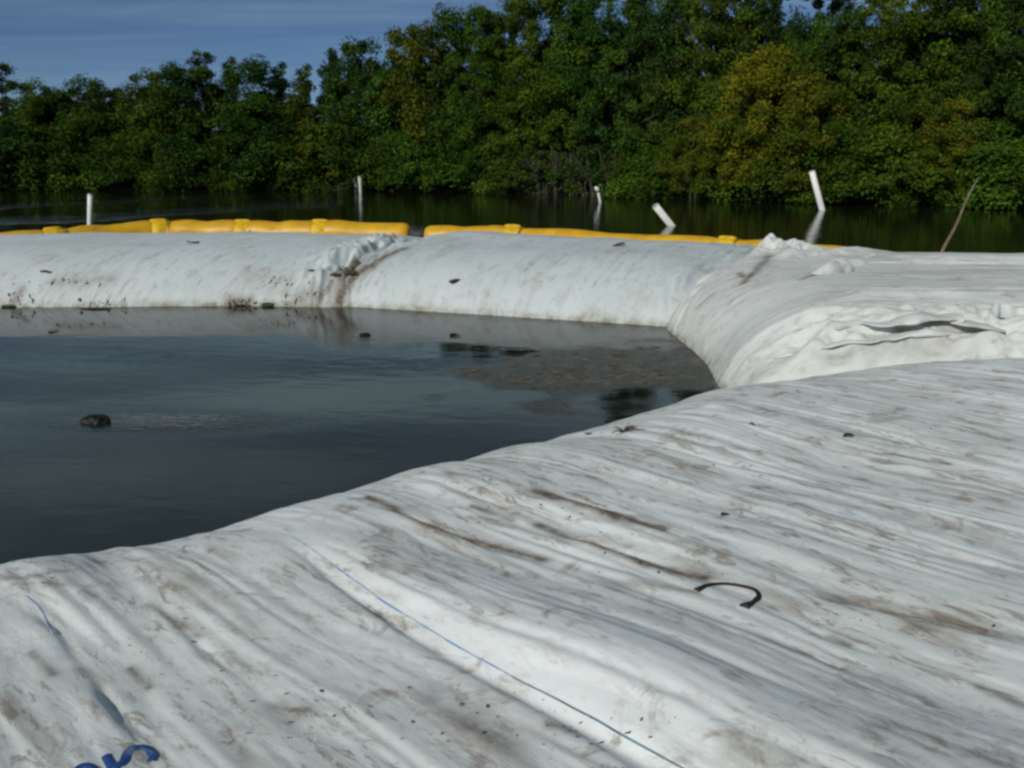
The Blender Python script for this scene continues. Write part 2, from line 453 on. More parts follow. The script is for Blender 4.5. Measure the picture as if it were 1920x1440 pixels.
def near_z(X, Y):
    d = (np.interp(X, _ex, _ey) - Y) / np.sqrt(1 + np.interp(X, _ex, _es)**2)
    z = pillow((d + 0.05) / 1.25, 0.57, 2.0)
    c = X * E_DIR[0] + Y * E_DIR[1]; n = X * N_DIR[0] + Y * N_DIR[1]
    c = c + 0.05 * np.sin(n * 0.9)
    on_top = sstep(0.1, 0.9, d)
    w = creases(c, n, 0.050, 1.7, 11, 5, 0.9) + 0.8 * sstep(-0.3, 0.35, noise(X * 0.9, Y * 0.9, 17)) * (creases(c, n, 0.036, 3.6, 12, 10) + creases(c, n, 0.030, 7.0, 13, 14)) + 0.004 * fbm(X * 5, Y * 5, 18, 3) + 1.0 * creases(c, n, 0.011, 15, 16, 15)
    w = w + 0.05 * fbm(X * 0.55, Y * 0.55, 15, 2)
    z = z + (w - 0.03) * (0.12 + 0.88 * on_top)
    # the long double fold along the blue selvedge: a lip facing left, then a slack swell with one crease in it
    fc = np.interp(n, FOLD_N[_o], FOLD_C[_o]); q = c - 0.05 * np.sin(n * 0.9) - fc
    nn = np.clip((FOLD_N.max() - n) / (FOLD_N.max() - FOLD_N.min()), -0.1, 2)
    grow = sstep(-0.08, 0.25, nn); wid = 0.10 + 0.13 * np.clip(nn, 0, 1.3)
    u = q / wid
    lip = sstep(-0.04, 0.85, u) * (1 - sstep(1.0, 3.6, u)) - 0.16 * np.exp(-((u - 0.75) / 0.10)**2) - 0.25 * np.exp(-((u + 0.10) / 0.14)**2)
    Xs, Ys = X, Y
    X = Xs + 0.05 * noise(Xs * 1.7, Ys * 1.7, 19) + 0.018 * noise(Xs * 5, Ys * 5, 20); Y = Ys + 0.05 * noise(Xs * 1.7, Ys * 1.7, 21) + 0.018 * noise(Xs * 5, Ys * 5, 22)
    for a_, b_, dp in CUTS:
        d_ = b_ - a_; t_ = np.clip(((X - a_[0]) * d_[0] + (Y - a_[1]) * d_[1]) / (d_ @ d_), 0, 1)
        sd_ = ((X - a_[0]) * d_[1] - (Y - a_[1]) * d_[0]) / np.linalg.norm(d_); r_ = np.hypot(X - a_[0] - t_ * d_[0], Y - a_[1] - t_ * d_[1])
        tr_ = ((X - a_[0]) * d_[0] + (Y - a_[1]) * d_[1]) / (d_ @ d_)
        z = z + dp * (sstep(-0.05, 0.3, tr_) * (1 - sstep(0.6, 1.05, tr_))) * (0.6 + 1.2 * noise(X * 2, Y * 2, 23)) * (np.exp(-((sd_ - 0.05) / 0.05)**2) * np.exp(-(r_ / 0.12)**2) - 0.8 * np.exp(-(r_ / 0.016)**2))
    X, Y = Xs, Ys
    z = z + grow * (0.045 + 0.030 * np.clip(nn, 0, 1.2)) * lip
    return z
nearS = Surf(spaced(-8.5, -2.6, 4.2, 8.5, 0.0095, 0.15), spaced(-3.0, 1.5, 7.3, 8.4, 0.0095, 0.15), near_z)

# soil marks and creases: photograph pixels of the lines, half width (m), strength
MARKS = [([(1005, 922), (1080, 940), (1160, 968), (1240, 992)], 0.017, 1.2), ([(1010, 985), (1120, 1022), (1220, 1060), (1320, 1085)], 0.014, 1.0),
         ([(690, 932), (800, 985), (900, 1018), (1020, 1050)], 0.013, 0.95), ([(885, 950), (960, 975)], 0.010, 0.6), ([(880, 970), (960, 990)], 0.008, 0.5),
         ([(275, 1135), (330, 1165), (375, 1195)], 0.008, 0.7), ([(245, 1255), (280, 1290)], 0.008, 0.7), ([(60, 1225), (100, 1265)], 0.008, 0.7),
         ([(150, 1255), (200, 1280)], 0.010, 0.5), ([(1660, 850), (1780, 870)], 0.006, 0.6), ([(1380, 910), (1440, 915)], 0.012, 0.5),
         ([(1570, 1120), (1700, 1160), (1830, 1185), (1920, 1200)], 0.018, 0.6), ([(1700, 1170), (1790, 1190)], 0.022, 0.5), ([(1560, 1195), (1590, 1210)], 0.010, 0.8),
         ([(1840, 1290), (1920, 1325)], 0.010, 0.6), ([(1440, 1200), (1500, 1225)], 0.012, 0.45), ([(820, 1310), (900, 1370), (960, 1400)], 0.045, 0.5),
         ([(1030, 1360), (1080, 1375)], 0.012, 0.6), ([(520, 1325), (560, 1340)], 0.018, 0.5), ([(1445, 745), (1470, 735), (1500, 745)], 0.010, 0.5),
         ([(1640, 790), (1700, 782)], 0.020, 0.4), ([(660, 935), (720, 938)], 0.010, 0.5), ([(0, 1085), (60, 1082), (130, 1070)], 0.012, 0.5), ([(1140, 1090), (1300, 1110)], 0.012, 0.35),
         ([(700, 1060), (760, 1075)], 0.015, 0.35), ([(30, 1095), (110, 1100)], 0.014, 0.45), ([(1370, 1400), (1480, 1430)], 0.02, 0.35), ([(420, 1375), (470, 1440)], 0.012, 0.5)]
def marks(surf, lst, seed):
    A = np.zeros_like(surf.X)
    jx = surf.X + 0.006 * noise(surf.X * 18, surf.Y * 18, seed); jy = surf.Y + 0.006 * noise(surf.X * 18, surf.Y * 18, seed + 1)
    for pts, w, st in lst:
        P = [on(surf, *p)[:2] for p in pts]
        for a, b in zip(P[:-1], P[1:]):
            d = b - a; L2 = d @ d + 1e-9
            t = np.clip(((jx - a[0]) * d[0] + (jy - a[1]) * d[1]) / L2, 0, 1)
            r2 = (jx - a[0] - t * d[0])**2 + (jy - a[1] - t * d[1])**2
            A = np.maximum(A, np.clip(1.35 * st * np.exp(-(r2 / (3.2 * w * w))**0.8) * (0.85 + 0.7 * noise(surf.X * 9, surf.Y * 9, seed + 2)), 0, 1))
    return A
near = empty('near_geotextile_tube', (0, 0, 0))
setp(near, 'wide white soiled geotextile tube with wrinkled top filling the foreground', 'fabric tube')
nearS.build('fabric_cover', M_near, near, {'dirt_shade': marks(nearS, MARKS, 31)})

# ---- right tube
SEAM_R = ((1.72, 9.83), (3.35, 12.2))
def right_z(X, Y):
    left = (X - 1.68 + 0.05 * np.sin(Y * 2.1)) / 1.25
    nearl = (Y - 6.55 + 0.06 * np.sin(X * 2.3)) / 0.85
    seam = (-half(X, Y, *SEAM_R) + 0.42) / 1.5
    far = (12.4 - Y) / 2.1
    t = softmin([left, nearl, seam, far], 8)
    z = pillow(t + 0.04, 0.69, 2.1)
    z = z + 0.02 * fbm(X * 0.8, Y * 1.2, 61, 3)
    # ribs along the tube, strong folds on the face towards the camera
    face = 1 - sstep(0.5, 1.5, Y - 6.6)
    hang = Y + 0.10 * noise(X * 1.1, Y * 2, 62) - 0.12 * np.exp(-(X - 1.7) / 0.5) * 0
    z = z + creases(hang, X, 0.022, 2.3, 63, 6) * (1 + 1.2 * face) + creases(hang + 0.10 * X, X, 0.010, 5.2, 64, 6) * (1 + 2.0 * face) - 0.012
    band = sstep(1.8, 2.5, X) * np.exp(-((Y - 7.12 + 0.05 * X) / 0.34)**2)
    wx = X + 0.15 * noise(X * 2, Y * 2, 181); wy = Y + 0.12 * noise(X * 2.2, Y * 2.2, 182)
    z = z + band * (0.20 * (0.3 - np.abs(noise(wx * 1.3 + wy * 0.8, wy * 3.8 - wx * 0.5, 183))) + 0.15 * (0.3 - np.abs(noise(wx * 2.4 - wy * 1.5, wy * 6.0 + wx, 184))) + 0.07 * (0.3 - np.abs(noise(wx * 5, wy * 11, 185))))
    # slack fabric gathered at the far corner
    def ridge(a, b, w, h, seed):
        a = np.array(a); b = np.array(b); d = b - a; L2 = d @ d
        tt = np.clip(((X - a[0]) * d[0] + (Y - a[1]) * d[1]) / L2, 0, 1)
        r = np.hypot(X - a[0] - tt * d[0], Y - a[1] - tt * d[1]) + 0.04 * noise(X * 5, Y * 5, seed)
        return h * np.exp(-(r / w)**2)
    def tent(a, b, w, h, seed, h2=None):
        a = np.array(a); b = np.array(b); d = b - a; L2 = d @ d
        tt = np.clip(((X - a[0]) * d[0] + (Y - a[1]) * d[1]) / L2, 0, 1)
        r = np.hypot(X - a[0] - tt * d[0], Y - a[1] - tt * d[1]) + 0.05 * noise(X * 4, Y * 4, seed)
        return (h + ((h2 if h2 is not None else h) - h) * tt) * np.exp(-np.sqrt(r * r + 0.0009) / w)
    z = z + np.maximum.reduce([tent((3.10, 11.25), (3.25, 11.8), 0.16, 0.34, 65, 0.16), tent((3.12, 11.2), (2.55, 10.3), 0.12, 0.30, 66, 0.05), tent((3.15, 11.2), (3.0, 10.2), 0.10, 0.28, 75, 0.03),
                             tent((3.15, 11.2), (3.6, 10.9), 0.14, 0.26, 76, 0.10), tent((3.55, 10.75), (4.0, 10.85), 0.16, 0.06, 77, 0.09), tent((4.0, 10.85), (4.5, 10.75), 0.12, 0.09, 78, 0.0)])
    z = z + ridge((3.0, 10.3), (3.7, 10.6), 0.12, 0.05, 67) - ridge((3.15, 10.25), (3.75, 10.75), 0.045, 0.07, 68)
    z = z + ridge((4.2, 10.1), (6.5, 10.0), 0.12, 0.05, 69) - ridge((3.6, 9.85), (6.5, 9.75), 0.05, 0.025, 70)
    z = z + ridge((2.9, 7.75), (6.0, 7.55), 0.14, 0.05, 71) - ridge((3.2, 8.15), (6.0, 8.1), 0.05, 0.03, 72)
    for line, w_, h_ in (([(1.85, 7.45), (2.3, 7.36), (2.9, 7.26), (3.6, 7.2)], 0.06, 0.10), ([(1.85, 7.2), (2.5, 7.08), (3.1, 7.02), (3.7, 6.98), (4.6, 7.02)], 0.05, 0.11), ([(2.2, 6.92), (2.8, 6.84), (3.5, 6.82), (4.4, 6.84)], 0.05, 0.09),
                         ([(2.9, 7.06), (3.3, 6.92), (3.6, 6.74)], 0.045, 0.06), ([(3.5, 7.12), (3.9, 6.95), (4.1, 6.78)], 0.05, 0.07)):
        z = z + np.maximum.reduce([tent(a, b, w_, h_, 170 + int(a[0] * 10)) for a, b in zip(line[:-1], line[1:])]) - 0.3 * h_ * (Y < 7.6) * np.exp(-((Y - 7.05) / 0.3)**2)
    crum = np.exp(-(((X - 3.1) / 0.55)**2 + ((Y - 11.1) / 0.7)**2))
    z = z + crum * (0.16 * (0.3 - np.abs(noise(wx * 2.6 + wy, wy * 1.6, 186))) + 0.10 * (0.3 - np.abs(noise(wx * 5 - wy, wy * 3, 187))) + 0.04 * (0.3 - np.abs(noise(wx * 11, wy * 7, 188))))
    # pleats where it meets the far tube
    sd = -half(X, Y, *SEAM_R)
    along = (X - 1.72) * 0.567 + (Y - 9.83) * 0.824
    z = z + 0.10 * np.exp(-(sd / 0.26)**2) * (0.3 - np.abs(noise(along * 1.3 + sd * 1.2, sd * 6, 74))) + 0.06 * np.exp(-(sd / 0.3)**2) * (0.3 - np.abs(noise(along * 3 - sd * 2, sd * 11, 79)))
    return z
rightS = Surf(spaced(1.2, 1.4, 6.6, 9.0, 0.016, 0.12), spaced(5.9, 6.2, 12.4, 13.6, 0.016, 0.1), right_z)
right = empty('corner_geotextile_tube', (1.7, 8.6, 0))
right.location = (0, 0, 0)
setp(right, 'white geotextile tube at right behind the foreground tube, with slack folds along its near side', 'fabric tube')
rd = marks(rightS, [([(1640, 655), (1760, 632)], 0.05, 0.25), ([(1685, 620), (1695, 640)], 0.03, 0.5), ([(1560, 672), (1700, 640)], 0.02, 0.35), ([(1740, 625), (1780, 640)], 0.04, 0.35), ([(1700, 604), (1790, 603)], 0.02, 0.5), ([(1500, 525), (1560, 510), (1605, 488)], 0.012, 0.9), ([(1395, 530), (1420, 505), (1442, 478)], 0.03, 0.75), ([(1310, 575), (1340, 550)], 0.015, 0.6), ([(1385, 512), (1395, 520)], 0.02, 0.8), ([(1640, 512), (1900, 506)], 0.03, 0.25)], 77)  # stains, plus painted shade along the corner crevice and under the flap
rightS.build('fabric_cover', M_right, right, {'dirt_shade': rd, 'algae': 0.8 * np.exp(-((rightS.Z - 0.0) / 0.05)**2) + 0.25 * np.exp(-(rightS.Z / 0.2)**2)})

# ---- far tubes
SEAM_F = ((-2.08, 11.1), (-1.25, 13.3))
def far_common(X, Y, z, seed, dirn):
    c = X * math.cos(dirn) + Y * math.sin(dirn); n = -X * math.sin(dirn) + Y * math.cos(dirn)
    return z + 0.018 * fbm(X * 0.5, Y * 0.8, seed, 2) + creases(c, n, 0.030, 1.3, seed + 1, 4) + creases(c, n, 0.014, 3.4, seed + 2, 5) + 0.003 * noise(c * 14, n * 4, seed + 3) - 0.012
def crumple(X, Y, a, b, w, h, seed):
    a = np.array(a); b = np.array(b); d = b - a; L2 = d @ d
    tt = np.clip(((X - a[0]) * d[0] + (Y - a[1]) * d[1]) / L2, 0, 1)
    r = np.hypot(X - a[0] - tt * d[0], Y - a[1] - tt * d[1])
    q = -(X - a[0]) * d[1] / math.sqrt(L2) + (Y - a[1]) * d[0] / math.sqrt(L2); p = (X - a[0]) * d[0] / math.sqrt(L2) + (Y - a[1]) * d[1] / math.sqrt(L2)
    f = 1.6 * (0.34 - np.abs(noise(p * 1.5 + q * 1.2, q * 4.6, seed))) + 1.0 * (0.3 - np.abs(noise(p * 3.4 - q * 3, q * 7, seed + 1))) + 0.3 * (0.3 - np.abs(noise(p * 9, q * 12, seed + 2)))
    return np.exp(-(r / w)**2) * h * f
def farl_z(X, Y):
    nr = (Y - 10.97 - 0.04 * np.sin(X * 1.3)) / 1.35
    seam = (half(X, Y, *SEAM_F) + 0.40) / 1.0
    fr = (15.0 - Y) / 2.0
    z = pillow(softmin([nr, seam, fr], 10) + 0.03, 0.52, 2.2) + 0.09 * np.clip((Y - 11.1) / 1.9, 0, 1) * np.clip((15 - Y) / 1.5, 0, 1)
    z = z + 0.03 * np.cos((X + 4.5) * 0.55) - 0.06 * sstep(-7.0, -10, X)
    return far_common(X, Y, z, 81, math.radians(-25)) + crumple(X, Y, (-2.3, 11.2), (-1.6, 12.7), 0.34, 0.22, 88)
farlS = Surf(spaced(-14, -8, -0.6, -0.4, 0.022, 0.2), spaced(10.5, 10.6, 13.8, 15.4, 0.022, 0.15), farl_z)
def farr_z(X, Y):
    nr = (half(X, Y, (-2.08, 11.02), (1.75, 9.77))) / 1.35
    seam = (-half(X, Y, *SEAM_F) + 0.32) / 0.95
    rs = (half(X, Y, *SEAM_R) + 0.30) / 1.0
    fr = -half(X, Y, (-0.72, 15.05), (3.11, 13.75)) / 2.1
    z = pillow(softmin([nr, seam, rs, fr], 9) + 0.03, 0.57, 2.2) + 0.10 * np.clip((half(X, Y, (-2.08, 11.02), (1.75, 9.72)) - 0.2) / 1.9, 0, 1) * np.clip(fr, 0, 1)
    z = z + 0.03 * np.exp(-((X + 0.6) / 1.0)**2) * sstep(11.5, 13, Y)
    sd = half(X, Y, *SEAM_R)
    along = (X - 1.72) * 0.567 + (Y - 9.83) * 0.824
    z = z + 0.05 * np.exp(-((sd - 0.12) / 0.2)**2) * (2.6 * (0.3 - np.abs(noise(along * 0.9, sd * 6, 97))) + 1.4 * (0.3 - np.abs(noise(along * 2.2, sd * 12, 96))) + 0.3)
    return far_common(X, Y, z, 91, math.radians(-32)) + crumple(X, Y, (-2.1, 11.15), (-1.4, 12.8), 0.22, 0.14, 98)
farrS = Surf(spaced(-2.9, -2.8, 3.6, 4.6, 0.02, 0.1), spaced(9.3, 9.4, 13.8, 15.4, 0.02, 0.15), farr_z)
FARMARK = [([(480, 525), (540, 520)], 0.10, 0.22), ([(640, 515), (680, 498)], 0.05, 0.95), ([(620, 512), (660, 500)], 0.02, 0.5), ([(100, 530), (215, 522)], 0.05, 0.3), ([(430, 572), (470, 572)], 0.04, 0.8),
           ([(40, 545), (20, 572)], 0.03, 0.6), ([(770, 560), (810, 565)], 0.08, 0.3), ([(636, 568), (655, 535), (690, 500), (760, 466)], 0.035, 0.9), ([(560, 565), (600, 545), (640, 530)], 0.07, 0.4), ([(600, 560), (620, 535)], 0.03, 0.6), ([(700, 490), (760, 465)], 0.05, 0.5)]  # stains, plus dark lines painting the shade in the seam's gaps
fl = empty('far_geotextile_tube', (0, 0, 0))
setp(fl, 'low white geotextile tube across the pond at left, in front of the boom bumps', 'fabric tube')
farlS.build('fabric_cover', M_far, fl, {'dirt_shade': marks(farlS, FARMARK, 101), 'algae': np.clip(0.9 * np.exp(-(farlS.Z / 0.05)**2) + 0.75 * np.exp(-(farlS.Z / 0.20)**2) * np.clip(0.15 + 1.6 * fbm(farlS.X * 1.4, farlS.Y * 1.4, 300, 3), 0, 1), 0, 1)})
fr = empty('far_geotextile_tube', (0, 0, 0))
setp(fr, 'smooth white geotextile tube across the pond between rumpled seam and gathered corner', 'fabric tube')
farrS.build('fabric_cover', M_far, fr, {'dirt_shade': marks(farrS, FARMARK[7:], 102), 'algae': np.clip(0.9 * np.exp(-(farrS.Z / 0.05)**2) + 0.75 * np.exp(-(farrS.Z / 0.20)**2) * np.clip(0.15 + 1.6 * fbm(farrS.X * 1.4, farrS.Y * 1.4, 300, 3), 0, 1), 0, 1)})

# ---- loose flaps of fabric folded over on the right tube (real overhangs with gaps beneath)
def flap(name, path, width, lift, seed, mat, parent, nw=28, n=140):
    """a strip of cloth fixed along its back edge that swells up, hangs over and curls under at its front edge"""
    P = resample(path, n); tang = np.gradient(P, axis=0); tang /= np.linalg.norm(tang, axis=1, keepdims=True)
    side = np.cross(tang, (0, 0, 1)); side /= np.linalg.norm(side, axis=1, keepdims=True)     # towards the camera when the path runs +x
    s = np.linspace(0, 1, n); endf = np.sin(np.pi * s)**0.6
    lf = lift * endf * np.clip(0.6 + 1.7 * noise(s * 5.0, s * 0 + 0.4, seed) + 0.6 * noise(s * 12, s * 0 + 0.4, seed + 1), 0.05, 1.5)
    wd = width * (0.25 + 0.75 * endf) * (1 + 0.8 * noise(s * 4.0, s * 0 + 3.4, seed + 2) + 0.3 * noise(s * 11, s * 0 + 3.4, seed + 4))
    ctrl = np.array([(0, -0.15), (0.22, 0.45), (0.5, 0.95), (0.78, 1.0), (0.97, 0.62), (1.02, 0.2), (0.93, -0.05)])
    prof = resample(np.c_[ctrl, np.zeros(len(ctrl))], nw)
    V = np.zeros((n, nw, 3))
    for j in range(nw):
        v = j / (nw - 1)
        V[:, j] = P + side * (wd * prof[j, 0])[:, None] + np.array([0, 0, 1.0]) * (lf * prof[j, 1] + 0.012 * v * noise(s * 14 + v, s * 0 + v * 3, seed + 3) - 0.10 * wd * v * 0.6)[:, None]
    o = link(name, mesh_np(name, V.reshape(-1, 3), grid_faces(n, nw), True), mat, parent)
    md = o.modifiers.new('thickness', 'SOLIDIFY'); md.thickness = 0.005; md.offset = -1
    return o
def path_on(surf, pxs, dz=0.0):
    return [on(surf, *p) + np.array([0, 0, dz]) for p in pxs]
flap('loose_flap', path_on(rightS, [(1560, 612), (1600, 597), (1650, 600), (1700, 589), (1785, 587), (1830, 600), (1885, 616)], -0.01), 0.20, 0.065, 112, M_right, right)
flap('loose_flap', path_on(rightS, [(1790, 588), (1880, 588), (1980, 588), (2120, 590)], -0.01), 0.20, 0.10, 115, M_right, right)
flap('loose_flap', path_on(rightS, [(1450, 668), (1560, 640), (1680, 622), (1800, 618)], -0.01), 0.14, 0.05, 119, M_right, right)
flap('loose_flap', path_on(rightS, [(1480, 528), (1540, 505), (1590, 484), (1640, 474)], -0.01), 0.22, 0.12, 117, M_right, right)

# ---- blue selvedge threads, lettering and strap on the near tube
def worn(name, colour, under, scale, a, b_):
    m, nt, b = new_mat(name)
    g = nd(nt, 'ShaderNodeNewGeometry').outputs['Position']
    nt.links.new(mixc(nt, ramp(nt, noise_n(nt, scale, g, 5, 0.7, 0.4), a, b_), colour, under), b.inputs['Base Color'])
    b.inputs['Roughness'].default_value = 0.65
    return m
M_blue = worn('blue_thread', (0.12, 0.28, 0.52), (0.50, 0.56, 0.60), 14, 0.42, 0.66)
M_ink = worn('blue_paint', (0.010, 0.06, 0.22), (0.16, 0.24, 0.34), 24, 0.50, 0.72)
M_black = plain('black_webbing', (0.012, 0.012, 0.013), 0.55, 0.3, 60, 0.3)
def ribbon(name, surf, pxs, w, mat, parent, dz=0.003, n=None, fade=True, taper=None):
    P = np.array([on(surf, *p) for p in pxs]); n = n or 40 * len(pxs)
    P = resample(P, n)
    t = np.gradient(P[:, :2], axis=0); t /= np.linalg.norm(t, axis=1, keepdims=True)
    s = np.stack([-t[:, 1], t[:, 0]], -1)
    ww = w * (np.sin(np.linspace(0.05, 0.95, n) * np.pi)**0.4 if fade else np.ones(n))
    rows = []
    for k in (-1, -0.4, 0.4, 1):
        q = P[:, :2] + s * (ww * k)[:, None]
        rows.append(np.stack([q[:, 0], q[:, 1], surf.z(q[:, 0], q[:, 1]) + dz * (1 if abs(k) < 1 else 0.3)], -1))
    return link(name, mesh_np(name, np.stack(rows, 1).reshape(-1, 3), grid_faces(n, 4)), mat, parent)
ribbon('blue_selvedge', nearS, FOLD_PX[:4] , 0.0024, M_blue, near)
ribbon('blue_selvedge', nearS, FOLD_PX[3:], 0.0022, plain('blue_thread_dull', (0.10, 0.19, 0.24), 0.7, 0.3, 20), near)
M_pale = worn('pale_blue_thread', (0.32, 0.48, 0.70), (0.58, 0.62, 0.64), 10, 0.40, 0.62)
for pts in ([(1340, 900), (1405, 915), (1475, 938)], [(1560, 955), (1610, 972), (1660, 992)], [(1800, 1020), (1860, 1035), (1930, 1062)], [(48, 1118), (75, 1145), (100, 1190)]):
    ribbon('blue_selvedge', nearS, pts, 0.006, M_pale, near)
def stroke(pxs, w): return ribbon('painted_letter', nearS, pxs, w, M_ink, near, 0.004, 60, False)
stroke([(140, 1452), (150, 1440), (165, 1437), (178, 1445), (182, 1460)], 0.011)
stroke([(199, 1418), (206, 1430), (216, 1446), (222, 1460)], 0.012)
stroke([(212, 1440), (232, 1430), (240, 1412), (258, 1403), (276, 1406), (288, 1417), (284, 1430)], 0.012)

def strap():
    pts = [(1308, 1108), (1330, 1099), (1360, 1099), (1390, 1104), (1412, 1110), (1424, 1120), (1412, 1129), (1398, 1139)]
    h = [0.004, 0.016, 0.026, 0.03, 0.026, 0.018, 0.010, 0.006]
    P = resample(np.array([on(nearS, *p) * (1 - 0) + np.array([0.004 * math.sin(p[0] * 0.21), 0, hh * 0.35]) for p, hh in zip(pts, h)]), 60)
    V, F = tube_np(P, np.interp(np.linspace(0, 1, 60), [0, 0.08, 0.2, 0.7, 0.8, 0.87, 1], [0.013, 0.010, 0.006, 0.008, 0.011, 0.008, 0.018]), 8, squash=0.6)
    link('strap_loop', mesh_np('strap_loop', V, F), M_black, near)
strap()

# ------------------------------------------------------------------ yellow containment boom
m, nt, b = new_mat('boom_vinyl')
g = nd(nt, 'ShaderNodeTexCoord').outputs['Object']
col = mixc(nt, ramp(nt, noise_n(nt, 2.5, g, 5, 0.65), 0.35, 0.7), (0.68, 0.39, 0.006), (0.54, 0.28, 0.005))
col = mixc(nt, ramp(nt, noise_n(nt, 9, g, 5, 0.7, 0, (0.4, 1, 3)), 0.52, 0.72, 0, 0.65), col, (0.20, 0.13, 0.03))
nt.links.new(col, b.inputs['Base Color']); b.inputs['Roughness'].default_value = 0.45
M_boom = m
M_band = plain('boom_band', (0.66, 0.41, 0.01), 0.5, 0.2, 10)
M_dark = plain('boom_connector', (0.02, 0.02, 0.018), 0.6, 0.3, 20)
def boom(path, joints, label, rad=0.20):
    P = resample(np.array(path, float), 400)
    s = np.concatenate([[0], np.cumsum(np.linalg.norm(np.diff(P, axis=0), axis=1))])
    root = empty('containment_boom', (0, 0, 0)); setp(root, label, 'boom', 'yellow boom sections on the river')
    js = [0] + [s[np.argmin(np.abs(P[:, 0] - x))] for x in joints] + [s[-1]]
    for k in range(len(js) - 1):
        a, bb = js[k], js[k + 1]
        if bb - a < 0.15: continue
        q = np.linspace(a + 0.03, bb - 0.03, 26)
        pts = np.stack([np.interp(q, s, P[:, i]) for i in range(3)], -1)
        tt = np.linspace(0, 1, 26)
        r = rad * np.minimum(1, 0.72 + 0.28 * np.sqrt(np.clip(np.minimum(tt, 1 - tt) / 0.06, 0, 1))) * (1 + 0.10 * noise(tt * 4, tt * 0 + k * 1.7, 140) + 0.03 * noise(tt * 13, tt * 0 + k, 142))
        pts[:, 2] += 0.05 * noise(tt * 3, tt * 0 + k * 3.3, 141)
        V, F = tube_np(pts, r, 20)
        link('float', mesh_np('float', V, F), M_boom, root)
        # skirt hanging below the float
        lo = pts.copy(); lo[:, 2] = -0.40; hi = pts.copy(); hi[:, 2] -= rad * 0.6
        off = np.array([0, 0.006, 0])
        V = np.concatenate([hi - off, lo - off, lo + off, hi + off]); n = 26
        F = np.concatenate([grid_faces(4, n)])
        link('skirt', mesh_np('skirt', V, F), M_boom, root)
    for x in joints:
        i = int(np.argmin(np.abs(P[:, 0] - x))); i0, i1 = max(0, i - 3), min(399, i + 3)
        d = P[i1] - P[i0]; d /= np.linalg.norm(d)
        q = np.linspace(-0.16, 0.16, 11)
        V1, F1 = tube_np(P[i] + d * q[:, None], rad * (0.98 + 0.12 * np.exp(-(q / 0.09)**2)), 20)
        V2, F2 = tube_np(P[i] + np.array([0, 0, rad * 1.0]) + d * np.linspace(-0.15, 0.15, 7)[:, None], 0.038 * np.array([0.6, 0.9, 1, 1, 1, 0.9, 0.6]), 8)
        V, F = join_np([(V1, F1), (V2, F2)])
        hc = link('handle_collar', mesh_np('handle_collar', V, F), M_band, root)
        V, F = tube_np(P[i] + d * np.array([[0.17], [0.20]]), rad * 1.015, 20)
        link('seam_strap', mesh_np('seam_strap', V, F), plain_dark_yellow, hc)
    return root
plain_dark_yellow = plain('boom_seam', (0.25, 0.15, 0.01), 0.7, 0.3, 10)
bl = boom([(-10.5, 15.2, 0.10), (-9.2, 15.6, 0.14), (-8.2, 16.1, 0.17), (-7.4, 16.8, 0.19), (-6.5, 17.4, 0.22), (-5, 17.5, 0.2), (-3.4, 17.4, 0.21), (-1.84, 17.3, 0.18)],
          [-7.95, -6.52, -5.0, -3.55], 'left length of yellow containment boom with four raised collars', 0.225)
br = boom([(-1.62, 17.2, 0.17), (0.0, 16.9, 0.19), (1.5, 16.1, 0.17), (3, 15.4, 0.17), (4.3, 14.4, 0.19), (4.9, 13.9, 0.16), (5.3, 13.65, 0.10)],
          [0.02, 3.45], 'right length of yellow boom running behind gathered white fabric corner')
V, F = tube_np([(-1.90, 17.28, 0.20), (-1.80, 17.24, 0.22), (-1.72, 17.22, 0.19), (-1.62, 17.2, 0.2), (-1.50, 17.2, 0.2)], [0.12, 0.18, 0.15, 0.19, 0.10], 12, squash=0.9)
link('end_connector', mesh_np('end_connector', V, F), M_dark, bl)

# ------------------------------------------------------------------ pipes and stick standing in the river
M_pvc = plain('pvc', (0.74, 0.75, 0.72), 0.4, 0.06, 4)
M_pvcold = plain('pvc_weathered', (0.50, 0.51, 0.47), 0.6, 0.15, 5)
def pipe(name, base, top, r, label, mat, cat='pipe', group='white pipes standing in the river', extra=None):
    base = np.array(base, float); top = np.array(top, float)
    root = empty(name, base); setp(root, label, cat, group)
    ax = top - base; Lh = np.linalg.norm(ax); ax /= Lh
    lo = -ax * 0.5
    pts = np.array([lo, ax * Lh * 0.5, ax * (Lh - 0.002)])
    V1, F1 = tube_np(np.array([lo, ax * Lh]), r, 14, cap=False)
    V2, F2 = tube_np(np.array([ax * Lh, ax * (Lh - 0.25)]), r * 0.86, 14, cap=False)
    # annular rim joining outer and inner wall
    n1 = len(V1); V = np.concatenate([V1, V2]); F = np.concatenate([F1, F2 + n1])
    rim = np.array([[14 + j, 14 + (j + 1) % 14, n1 + (j + 1) % 14, n1 + j] for j in range(14)])
    F = np.concatenate([F, rim])
    link('pipe_wall', mesh_np('pipe_wall', V, F), mat, root)
    if extra: extra(root, ax, Lh, r)
    return root
def pix_top(px, py, y):
    d = ray(px, py); return EYE + d * (y / d[1])
def rp(px, py, px2, py2, width, *a, lean=-0.3, **k):
    b0 = at(px, py); t0 = pix_top(px2, py2, b0[1] + lean)
    return pipe('standing_pipe', b0, t0, width * b0[1] / 1812 / 2, *a, **k)
rp(168, 424, 169, 365, 9, 'upright thin white pipe standing behind the left boom', M_pvc)
rp(667, 357, 666, 334, 6, 'taller pipe of the close pair near the far bank', M_pvcold)
rp(676, 360, 674, 331, 6, 'nearer pipe of the close pair by the far bank', M_pvcold)
rp(1257, 421, 1229, 386, 13, 'short white pipe leaning hard left just behind the boom', M_pvc)
rp(1541, 392, 1522, 321, 11, 'tall white pipe leaning left under the yellow-leaved tree', M_pvc)
